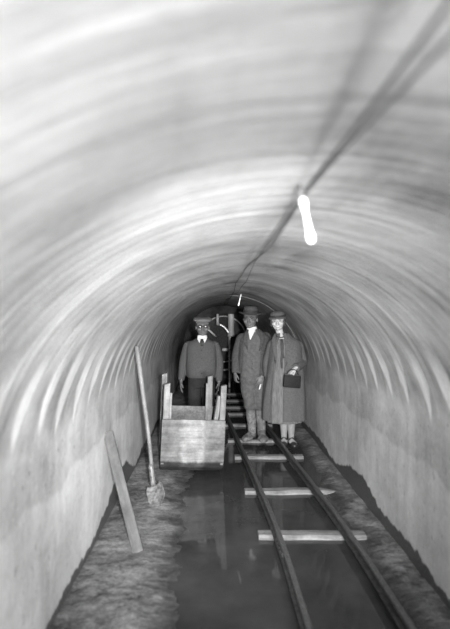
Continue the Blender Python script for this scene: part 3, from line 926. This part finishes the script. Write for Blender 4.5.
# flat cap: puffed crown over a band, short peak
bm = bmesh.new()
capc = T4 @ (Vector((0, 0.0, 0.066)) * k1)
tl = (T4.to_3x3() @ Matrix.Rotation(math.radians(9), 3, 'X'))
lathe(bm, [(0.004, 0.048), (0.05, 0.050), (0.095, 0.046), (0.122, 0.034), (0.128, 0.022), (0.116, 0.008), (0.092, -0.004), (0.088, -0.016), (0.080, -0.016)], capc, 40, 1.0, 1.05, tl,
      lambda a, r: 0.004 * math.sin(3 * a) * (r > 0.05))
obj('cap', bm, M['cap'], r1, label='pale grey flat cap')
bm = bmesh.new()
pk = []
for off in (0, -0.006):
    g = []
    for j in range(6):
        t = j / 5
        row = []
        for q in range(15):
            a = -PI / 2 + (q / 14 - 0.5) * 2.3
            rr_ = 0.086 + 0.045 * t * math.cos((q / 14 - 0.5) * PI) ** 0.6 if 0 < q < 14 else 0.086
            row.append(bm.verts.new(capc + tl @ Vector((rr_ * math.cos(a), rr_ * 1.05 * math.sin(a), 0.0 + off - 0.018 * t))))
        g.append(row)
    pk.append(g)
for j in range(5):
    for q in range(14):
        bm.faces.new((pk[0][j][q], pk[0][j][q + 1], pk[0][j + 1][q + 1], pk[0][j + 1][q]))
        bm.faces.new((pk[1][j][q + 1], pk[1][j][q], pk[1][j + 1][q], pk[1][j + 1][q + 1]))
for q in range(14):
    bm.faces.new((pk[0][5][q], pk[0][5][q + 1], pk[1][5][q + 1], pk[1][5][q]))
obj('cap_peak', bm, M['cap'], r1)

# ---------------------------------------- man in the felt hat
Y2 = 6.56; S2 = Y2 / F
X2 = (252 - VPX) * S2
r2 = thing('person', 'person in felt hat, dark coat, grey overalls and muddy boots standing between the rails', 'person', (X2, Y2, SLT - 0.004))
r2.scale = (0.985,) * 3
shL, shR = Vector((-0.135, 0.0, 1.37)), Vector((0.200, 0.04, 1.385))
elL, elR = Vector((-0.205, 0.03, 1.12)), Vector((0.225, 0.08, 1.12))
wrL, wrR = Vector((-0.225, -0.05, 0.890)), Vector((0.125, -0.115, 0.85))
bm = bmesh.new()
trunk(bm, [(0.80, 0.0, 0.01, 0.12, 0.10), (0.92, 0.0, 0.01, 0.14, 0.11), (1.05, 0.01, 0, 0.145, 0.11), (1.25, 0.03, 0, 0.165, 0.115), (1.38, 0.035, 0.01, 0.14, 0.085), (1.44, 0.03, 0.01, 0.07, 0.06)])
limb(bm, [(0.02, 0.015, 1.40), (0.0, 0.0, 1.46), (-0.015, -0.01, 1.54)], [0.07, 0.06, 0.056])
T4, k2 = head(bm, (-0.020, -0.01, 1.600), 0.256, -0.28)
for s, e, w in ((shL, elL, wrL), (shR, elR, wrR)): limb(bm, [s, e, w], [0.056, 0.044, 0.028])
hand(bm, wrL, (-0.02, -0.10, -1), (0.9, 0.3, 0), (0, -1, 0), 0.75, 0.6)
hand(bm, wrR, (-0.30, -0.15, -0.85), (-0.3, 0.9, -0.2), (-0.8, -0.2, 0.2), 0.45)
lg = ((-0.045, -0.01, 0.0, -0.02), (0.09, 0.0, 0.125, -0.03))
for (hx, hy, ax, ay) in lg:
    limb(bm, [(hx * 0.9, 0.01, 0.86), ((hx + ax) / 2, -0.02, 0.47), (ax, ay + 0.03, 0.10)], [0.09, 0.06, 0.042])
shoe(bm, (0.0, 0.01), (-0.55, -1), 0.25, 0.045, 0.005)
shoe(bm, (0.125, 0.0), (0.05, -1), 0.25, 0.045, 0.005)
remeshed('body', bm, M['skin'], r2, 0.0048, 2)
face_parts(r2, T4, k2)
hair_cap(r2, T4, k2)
# overalls: bib over the chest running down into baggy knee breeches
bm = bmesh.new()
loft(bm, [(0.66, 0.005, 0.0, 0.10, 0.08), (0.76, 0.0, 0.003, 0.152, 0.118), (0.86, 0.0, 0.0, 0.160, 0.132), (0.98, 0.0, -0.004, 0.158, 0.132), (1.12, 0.012, -0.006, 0.165, 0.135), (1.27, 0.025, -0.002, 0.178, 0.130), (1.37, 0.03, 0.005, 0.15, 0.102), (1.42, 0.02, 0.01, 0.085, 0.075)], 36, 26,
     lambda a, t, z: 1 + 0.025 * NZ(a * 2, z * 7, 2.2))
for i, (hx, hy, ax, ay) in enumerate(lg):
    limb(bm, [(hx * 0.95, 0.0, 0.85), (hx * 1.1, -0.005, 0.68), ((hx * 1.1 + ax) / 2, -0.012, 0.52), ((hx + ax) / 2, -0.01, 0.43), ((hx + ax) / 2, -0.005, 0.39)], [0.098, 0.098, 0.094, 0.086, 0.056])
for v in bm.verts:
    q = max(0, min(1, (0.95 - v.co.z) / 0.2))
    v.co += Vector((NZ(v.co.x * 9, v.co.z * 7, 1), NZ(v.co.z * 8, v.co.x * 6, 2), 0)) * (0.004 + 0.010 * q)
remeshed('overalls', bm, M['breeches'], r2, 0.0075, 2)
for i in range(5):
    bm = bmesh.new()
    ellipsoid(bm, (0.004 - 0.003 * i, -0.131 - 0.002 * i, 1.20 - 0.062 * i), (0.008, 0.006, 0.008), seg=10, ring=6)
    obj('button', bm, M['tie'], r2)
# white shirt front: a V that follows the chest
bm = bmesh.new()
vv = []
for j in range(9):
    t = j / 8
    z = 1.495 - 0.165 * t
    cx = -0.004 - 0.028 * t
    hw = 0.062 * (1 - t) + 0.004
    row = []
    for q in range(9):
        s = -1 + 2 * q / 8
        x = cx + hw * s
        y = -0.072 - 0.066 * min(1, t * 1.25) + 0.03 * s * s * (1 - t)
        row.append((x, y, z))
    vv.append(row)
fr = [[bm.verts.new(p) for p in r_] for r_ in vv]
bk = [[bm.verts.new((p[0], p[1] + 0.035, p[2])) for p in r_] for r_ in vv]
for j in range(8):
    for q in range(8):
        bm.faces.new((fr[j][q], fr[j][q + 1], fr[j + 1][q + 1], fr[j + 1][q]))
        bm.faces.new((bk[j][q + 1], bk[j][q], bk[j + 1][q], bk[j + 1][q + 1]))
    bm.faces.new((fr[j][0], fr[j + 1][0], bk[j + 1][0], bk[j][0])); bm.faces.new((fr[j + 1][-1], fr[j][-1], bk[j][-1], bk[j + 1][-1]))
lathe(bm, [(0.060, 1.482), (0.066, 1.478), (0.072, 1.44), (0.066, 1.43)], (0.0, 0.004, 0), 26)
obj('shirt', bm, M['linen'], r2)
# coat, open in front
bm = bmesh.new()
def fold2(a, t, z): return 1 + 0.02 * math.sin(6 * a + 3 * z) * (1 - t) + 0.03 * NZ(a * 2.2, z * 5, 8.2)
def gap2(t):
    o = 0.82 - 0.42 * max(0, (t - 0.30) / 0.7)
    return (o - 0.30, o + 0.02)
loft(bm, [(0.88, -0.01, 0.012, 0.200, 0.155), (0.98, 0.0, 0.01, 0.200, 0.158), (1.12, 0.012, 0.005, 0.198, 0.156), (1.27, 0.028, 0.004, 0.208, 0.148), (1.36, 0.033, 0.008, 0.192, 0.124), (1.415, 0.03, 0.012, 0.135, 0.096), (1.465, 0.015, 0.014, 0.082, 0.080)], 40, 30, fold2, gap=gap2)
for s, e, w in ((shL, elL, wrL), (shR, elR, wrR)):
    limb(bm, [s + Vector((-0.055 if s.x > 0.1 else 0.055, 0, -0.010)), s.lerp(e, 0.10), s.lerp(e, 0.45), e, e.lerp(w, 0.5), w + Vector((0, 0, -0.005))], [0.052, 0.061, 0.068, 0.062, 0.058, 0.047])
remeshed('coat', bm, M['coat_man'], r2, 0.0065, 2)
def strip(bm, pts, widths, side, th=0.008):
    """flat lapel or strap along pts, widths to one side"""
    a, b, c, d = [], [], [], []
    for p, w in zip(pts, widths):
        p = Vector(p); s = Vector(side).normalized() * w
        a.append(bm.verts.new(p)); b.append(bm.verts.new(p + s)); c.append(bm.verts.new(p + s + Vector((0, th, 0)))); d.append(bm.verts.new(p + Vector((0, th, 0))))
    for i in range(len(pts) - 1):
        for u, v in ((a, b), (b, c), (c, d), (d, a)):
            bm.faces.new((u[i], u[i + 1], v[i + 1], v[i]))
    bm.faces.new((a[0], b[0], c[0], d[0])); bm.faces.new((a[-1], d[-1], c[-1], b[-1]))
bm = bmesh.new()
strip(bm, [(-0.045, -0.075, 1.46), (-0.062, -0.118, 1.40), (-0.072, -0.150, 1.30), (-0.062, -0.160, 1.20)], [0.03, 0.05, 0.06, 0.008], (-1, 0.25, 0), 0.012)
strip(bm, [(0.075, -0.075, 1.46), (0.10, -0.112, 1.40), (0.098, -0.146, 1.30), (0.078, -0.160, 1.18)], [0.03, 0.055, 0.065, 0.008], (1, 0.3, 0), 0.012)
obj('lapels', bm, M['coat_man'], r2)
for i, (hx, hy, ax, ay) in enumerate(lg):
    bm = bmesh.new()
    kx = (hx + ax) / 2
    limb(bm, [(kx, -0.008, 0.43), (kx * 0.6 + ax * 0.4, 0.0, 0.32), (ax, 0.01, 0.18), (ax, 0.012, 0.07)], [0.060, 0.066, 0.058, 0.056])
    d = ((-0.55, -1), (0.05, -1))[i]
    shoe(bm, (ax, (0.01, -0.02)[i]), d, 0.31, 0.062, 0.004, 1.2)
    ellipsoid(bm, (ax, 0.0, 0.09), (0.056, 0.062, 0.07))
    remeshed('boot', bm, M['boot'], r2, 0.006, 2)
# felt hat
bm = bmesh.new()
hcn = T4 @ (Vector((0, 0.004, 0.070)) * k2)
tl = Matrix.Rotation(math.radians(5), 3, 'X') @ Matrix.Rotation(math.radians(2), 3, 'Y')
lathe(bm, [(0.004, 0.092), (0.03, 0.092), (0.062, 0.095), (0.085, 0.086), (0.094, 0.055), (0.099, 0.026), (0.101, 0.008), (0.118, 0.003), (0.158, -0.004), (0.162, -0.008), (0.156, -0.011), (0.112, -0.004), (0.090, -0.006), (0.088, 0.006)], hcn, 44, 1.0, 1.12, tl,
      lambda a, r: (0.012 * math.cos(2 * a) * max(0, (r - 0.1) / 0.056)) - (0.010 * (1 - abs(math.sin(a))) if r < 0.07 else 0))
ht = obj('hat', bm, M['hat'], r2, label='grey felt hat with curled brim')
bm = bmesh.new()
lathe(bm, [(0.099, 0.036), (0.1015, 0.035), (0.104, 0.012), (0.101, 0.010)], hcn, 44, 1.0, 1.12, tl)
obj('hat_band', bm, M['hat_band'], ht)
# cigarette in his lowered hand
cg = at(259.3, 389.4, 6.32)
bm = bmesh.new(); tube(bm, [cg, cg + Vector((0.019, 0.02, 0.062))], 0.009, 10)
tag(obj('cigarette', bm, M['paper']), 'small white cigarette in the lowered fingers of the man in the felt hat', 'cigarette')

# ---------------------------------------- woman in the long coat
Y3 = 6.32; S3 = Y3 / F; B3 = 0.040
X3 = (285 - VPX) * S3
r3 = thing('person', 'person in a cloche hat and long open grey coat, smiling, by the right wall', 'person', (X3, Y3, B3))
r3.scale = (1.01,) * 3
shL, shR = Vector((-0.150, 0.01, 1.275)), Vector((0.165, 0.01, 1.265))
elL, elR = Vector((-0.215, 0.06, 1.02)), Vector((0.222, 0.03, 1.02))
wrL, wrR = Vector((-0.215, 0.03, 0.84)), Vector((0.100, -0.19, 0.965))
bm = bmesh.new()
trunk(bm, [(0.76, -0.01, 0.01, 0.15, 0.11), (0.86, -0.01, 0.01, 0.16, 0.115), (1.0, 0, 0, 0.125, 0.10), (1.16, 0, -0.01, 0.15, 0.115), (1.27, 0, 0.0, 0.13, 0.085), (1.33, -0.02, 0.01, 0.06, 0.055)])
limb(bm, [(-0.03, 0.012, 1.29), (-0.06, 0.0, 1.37), (-0.085, -0.01, 1.47)], [0.058, 0.047, 0.047])
T4, k3 = head(bm, (-0.092, -0.012, 1.535), 0.226, -0.18, True, -0.06)
for s, e, w in ((shL, elL, wrL), (shR, elR, wrR)): limb(bm, [s, e, w], [0.048, 0.038, 0.024])
hand(bm, wrL, (0.05, -0.05, -1), (0.8, 0, 0), (0, -1, 0), 0.25)
hand(bm, wrR, (-0.75, -0.25, -0.55), (-0.30, -0.1, -0.9), (0, -1, 0.2), 0.85)
fe = ((-0.012, -0.03), (0.076, -0.05))
for i, (ax, ay) in enumerate(fe):
    limb(bm, [((-0.06, 0.075)[i], 0.01, 0.80), (ax * 1.1, 0.0, 0.44), (ax, ay + 0.045, 0.26), (ax, ay + 0.035, 0.09)], [0.085, 0.055, 0.048, 0.032])
    shoe(bm, (ax, ay + 0.03), ((-0.18, -1), (0.12, -1))[i], 0.18, 0.028, 0.012, 0.55)
remeshed('body', bm, M['skin_pale'], r3, 0.0048, 2)
face_parts(r3, T4, k3, smile=True)
hair_cap(r3, T4, k3, True)
for i, (ax, ay) in enumerate(fe):
    bm = bmesh.new()
    limb(bm, [(ax * 1.1, 0.0, 0.46), (ax, ay + 0.045, 0.27), (ax, ay + 0.035, 0.10), (ax, ay + 0.03, 0.05)], [0.058, 0.053, 0.037, 0.036])
    obj('stocking', bm, M['stocking'], r3)
    bm = bmesh.new()
    d = Vector(((-0.18, -1, 0), (0.12, -1, 0))[i]).normalized()
    a = Vector((ax, ay + 0.03, 0)); sd = Vector((-d.y, d.x, 0))
    hl = a - d * 0.065
    # low cut shoe: sole, toe box, heel cup and instep strap
    tube(bm, [hl + Vector((0, 0, 0.032)), hl + d * 0.06 + Vector((0, 0, 0.028)), hl + d * 0.14 + Vector((0, 0, 0.012)), hl + d * 0.24 + Vector((0, 0, 0.010))], [0.036, 0.038, 0.045, 0.026], 14, 0.55, (0, 0, 1))
    tube(bm, [hl + d * 0.145 + Vector((0, 0, 0.026)), hl + d * 0.185 + Vector((0, 0, 0.026)), hl + d * 0.225 + Vector((0, 0, 0.02)), hl + d * 0.245 + Vector((0, 0, 0.014))], [0.045, 0.044, 0.036, 0.016], 14, 0.65, (0, 0, 1))
    tube(bm, [hl + d * -0.006 + Vector((0, 0, 0.02)), hl + d * 0.012 + Vector((0, 0, 0.045)), hl + d * 0.03 + Vector((0, 0, 0.06))], [0.034, 0.039, 0.036], 14)
    tube(bm, [hl + d * 0.012, hl + d * 0.012 + Vector((0, 0, 0.03))], [0.022, 0.028], 12)
    tube(bm, [a + sd * -0.040 + Vector((0, 0, 0.035)), a + d * 0.03 + sd * -0.026 + Vector((0, 0, 0.075)), a + d * 0.035 + Vector((0, 0, 0.088)), a + d * 0.03 + sd * 0.026 + Vector((0, 0, 0.075)), a + sd * 0.040 + Vector((0, 0, 0.035))], 0.009, 8)
    obj('shoe', bm, M['shoe'], r3, label='black strap shoe')
# dress
bm = bmesh.new()
def foldd(a, t, z):
    lo = max(0, 1 - t * 1.6)
    return 1 + 0.05 * lo * math.sin(13 * a + 2 * math.sin(3 * z)) + 0.02 * NZ(a * 3, z * 3, 5)
loft(bm, [(0.275, -0.005, 0.0, 0.215, 0.150), (0.45, -0.01, 0, 0.205, 0.150), (0.70, -0.012, 0, 0.190, 0.148), (0.88, -0.01, 0, 0.178, 0.145), (1.02, 0, 0, 0.160, 0.135), (1.16, 0, -0.006, 0.165, 0.135), (1.27, -0.01, 0, 0.142, 0.098), (1.315, -0.03, 0.005, 0.085, 0.070)], 60, 34, foldd, power=2.1)
obj('dress', bm, M['dress'], r3)
# dark knotted neck ribbon hanging down the front of the dress
bm = bmesh.new()
tube(bm, [(-0.110, -0.040, 1.352), (-0.092, -0.068, 1.340), (-0.060, -0.086, 1.332), (-0.025, -0.070, 1.340), (-0.008, -0.04, 1.352)], 0.008, 8)
for pth in ([(-0.06, -0.094, 1.315), (-0.062, -0.125, 1.25), (-0.058, -0.143, 1.16), (-0.064, -0.148, 1.05), (-0.06, -0.156, 0.96)],
            [(-0.052, -0.094, 1.315), (-0.042, -0.125, 1.25), (-0.048, -0.143, 1.16), (-0.04, -0.148, 1.08)]):
    tube(bm, pth, [0.007, 0.011, 0.013, 0.014, 0.010][:len(pth)], 8, 0.4, (0, 1, 0))
obj('neck_ribbon', bm, M['coat_man'], r3)
# long coat hanging open
bm = bmesh.new()
def fold3(a, t, z):
    lo = max(0, 1 - t * 1.3)
    return 1 + 0.030 * lo * math.sin(9 * a + 1.5 * math.sin(4 * z)) + 0.022 * NZ(a * 2.3, z * 3.2, 12)
def gap3(t):
    w = 1 - max(0, (t - 0.55) / 0.45) * 0.45
    return (-0.16 * w + 0.02, 0.80 * w)
loft(bm, [(0.305, -0.012, 0.01, 0.278, 0.185), (0.50, -0.010, 0.01, 0.274, 0.184), (0.72, -0.006, 0.008, 0.256, 0.180), (0.92, 0.0, 0.006, 0.232, 0.176), (1.08, 0.004, 0.004, 0.210, 0.166), (1.20, 0.004, 0.002, 0.203, 0.148), (1.285, 0.0, 0.006, 0.182, 0.118), (1.335, -0.014, 0.01, 0.120, 0.092), (1.385, -0.036, 0.012, 0.078, 0.076)], 64, 40, fold3, gap=gap3, power=2.2)
for s, e, w in ((shL, elL, wrL), (shR, elR, wrR)):
    limb(bm, [s + Vector((-0.055 if s.x > 0.1 else 0.055, 0, -0.012)), s.lerp(e, 0.10), s.lerp(e, 0.45), e, e.lerp(w, 0.5), w], [0.048, 0.056, 0.063, 0.060, 0.058, 0.050])
remeshed('coat', bm, M['coat_woman'], r3, 0.0065, 2)
bm = bmesh.new()
strip(bm, [(-0.112, -0.05, 1.382), (-0.128, -0.10, 1.30), (-0.118, -0.150, 1.17), (-0.13, -0.166, 1.02)], [0.028, 0.055, 0.055, 0.006], (-1, 0.35, 0), 0.014)
strip(bm, [(0.010, -0.06, 1.385), (0.012, -0.11, 1.30), (-0.005, -0.158, 1.15), (-0.02, -0.176, 0.98)], [0.04, 0.07, 0.075, 0.006], (1, 0.25, 0), 0.014)
obj('lapels', bm, M['coat_woman'], r3)
# cloche hat, turned-down brim
bm = bmesh.new()
hcn = T4 @ (Vector((0, 0.010, 0.055)) * k3)
tl = T4.to_3x3() @ Matrix.Rotation(math.radians(8), 3, 'X')
lathe(bm, [(0.004, 0.076), (0.035, 0.075), (0.07, 0.066), (0.090, 0.046), (0.098, 0.020), (0.101, 0.002), (0.110, -0.012), (0.118, -0.022), (0.115, -0.025), (0.101, -0.014), (0.090, -0.004), (0.086, 0.008)], hcn, 40, 1.0, 1.08, tl,
      lambda a, r: 0.014 * max(0, -math.sin(a)) * max(0, (r - 0.1) / 0.026))
h3 = obj('hat', bm, M['coat_woman'], r3, label='close fitting grey cloche hat')
bm = bmesh.new()
lathe(bm, [(0.097, 0.026), (0.1005, 0.025), (0.104, 0.003), (0.100, 0.001)], hcn, 40, 1.0, 1.08, tl)
obj('hat_band', bm, M['hat_band'], h3)
# handbag hanging from her hand
bag = thing('handbag', 'black rectangular leather handbag held in the hand of the woman in the long coat', 'handbag',
            (X3 + 0.045, Y3 - 0.245, B3 + 0.742), (0, math.radians(5), math.radians(4)))
bm = bmesh.new(); box(bm, (0, 0, 0.078), (0.212, 0.058, 0.152), bevel=0.012)
for v in bm.verts: v.co.y *= 1.0 - 0.35 * (v.co.z / 0.16)
auto_smooth(obj('bag_body', bm, M['bag'], bag))
bm = bmesh.new(); box(bm, (0, 0, 0.157), (0.206, 0.03, 0.014), bevel=0.003); auto_smooth(obj('bag_frame', bm, M['iron'], bag))
bm = bmesh.new(); ellipsoid(bm, (-0.004, -0.005, 0.167), (0.01, 0.008, 0.01)); auto_smooth(obj('clasp', bm, M['metal'], bag))
bm = bmesh.new(); tube(bm, [(-0.07, 0, 0.16), (-0.06, 0, 0.195), (-0.02, 0, 0.222), (0.02, 0, 0.222), (0.06, 0, 0.195), (0.07, 0, 0.16)], 0.006, 8); obj('strap', bm, M['bag'], bag)

# ------------------------------------------------------------------ light
def plight(name, loc, e, rad):
    d = bpy.data.lights.new(name, 'POINT'); d.energy = e; d.shadow_soft_size = rad
    o = bpy.data.objects.new(name, d); COL.objects.link(o); o.location = loc
    return o
def flash_fill_spot(loc, aim, e, deg, rad):  # serves the flash by the camera and the added fill spot
    d = bpy.data.lights.new('flash_and_fill', 'SPOT'); d.energy = e; d.spot_size = math.radians(deg); d.spot_blend = 1.0; d.shadow_soft_size = rad
    o = bpy.data.objects.new('flash_and_fill', d); COL.objects.link(o); o.location = loc
    o.rotation_euler = (Vector(aim) - Vector(loc)).to_track_quat('-Z', 'Y').to_euler()
    return o
flash_fill_spot((0.20, -0.20, 1.68), (0.0, 6.0, 0.60), 2000, 50, 0.04)
flash_fill_spot((1.04, -4.6, 1.28), (-0.80, 3.0, 1.08), 3000, 50, 0.25)  # unseen fill spot added behind the camera to brighten the left wall
d = bpy.data.lights.new('added_fill', 'POINT'); d.energy = 195; d.shadow_soft_size = 0.15  # added fill light, no real bulb; lifts the near crown and left wall
o = bpy.data.objects.new('added_fill', d); COL.objects.link(o); o.location = (1.05, -1.3, 1.15)
w = bpy.data.worlds.new('world'); sc.world = w; w.use_nodes = True
w.node_tree.nodes['Background'].inputs[0].default_value = (0.5, 0.5, 0.5, 1)
w.node_tree.nodes['Background'].inputs[1].default_value = 0.02

sc.view_settings.view_transform = 'Standard'
sc.view_settings.look = 'None'
sc.view_settings.exposure = -0.25
sc.view_settings.gamma = 1.0
sc.view_settings.use_curve_mapping = False
sc.cycles.max_bounces = 10
sc.cycles.diffuse_bounces = 8
sc.cycles.use_denoising = True
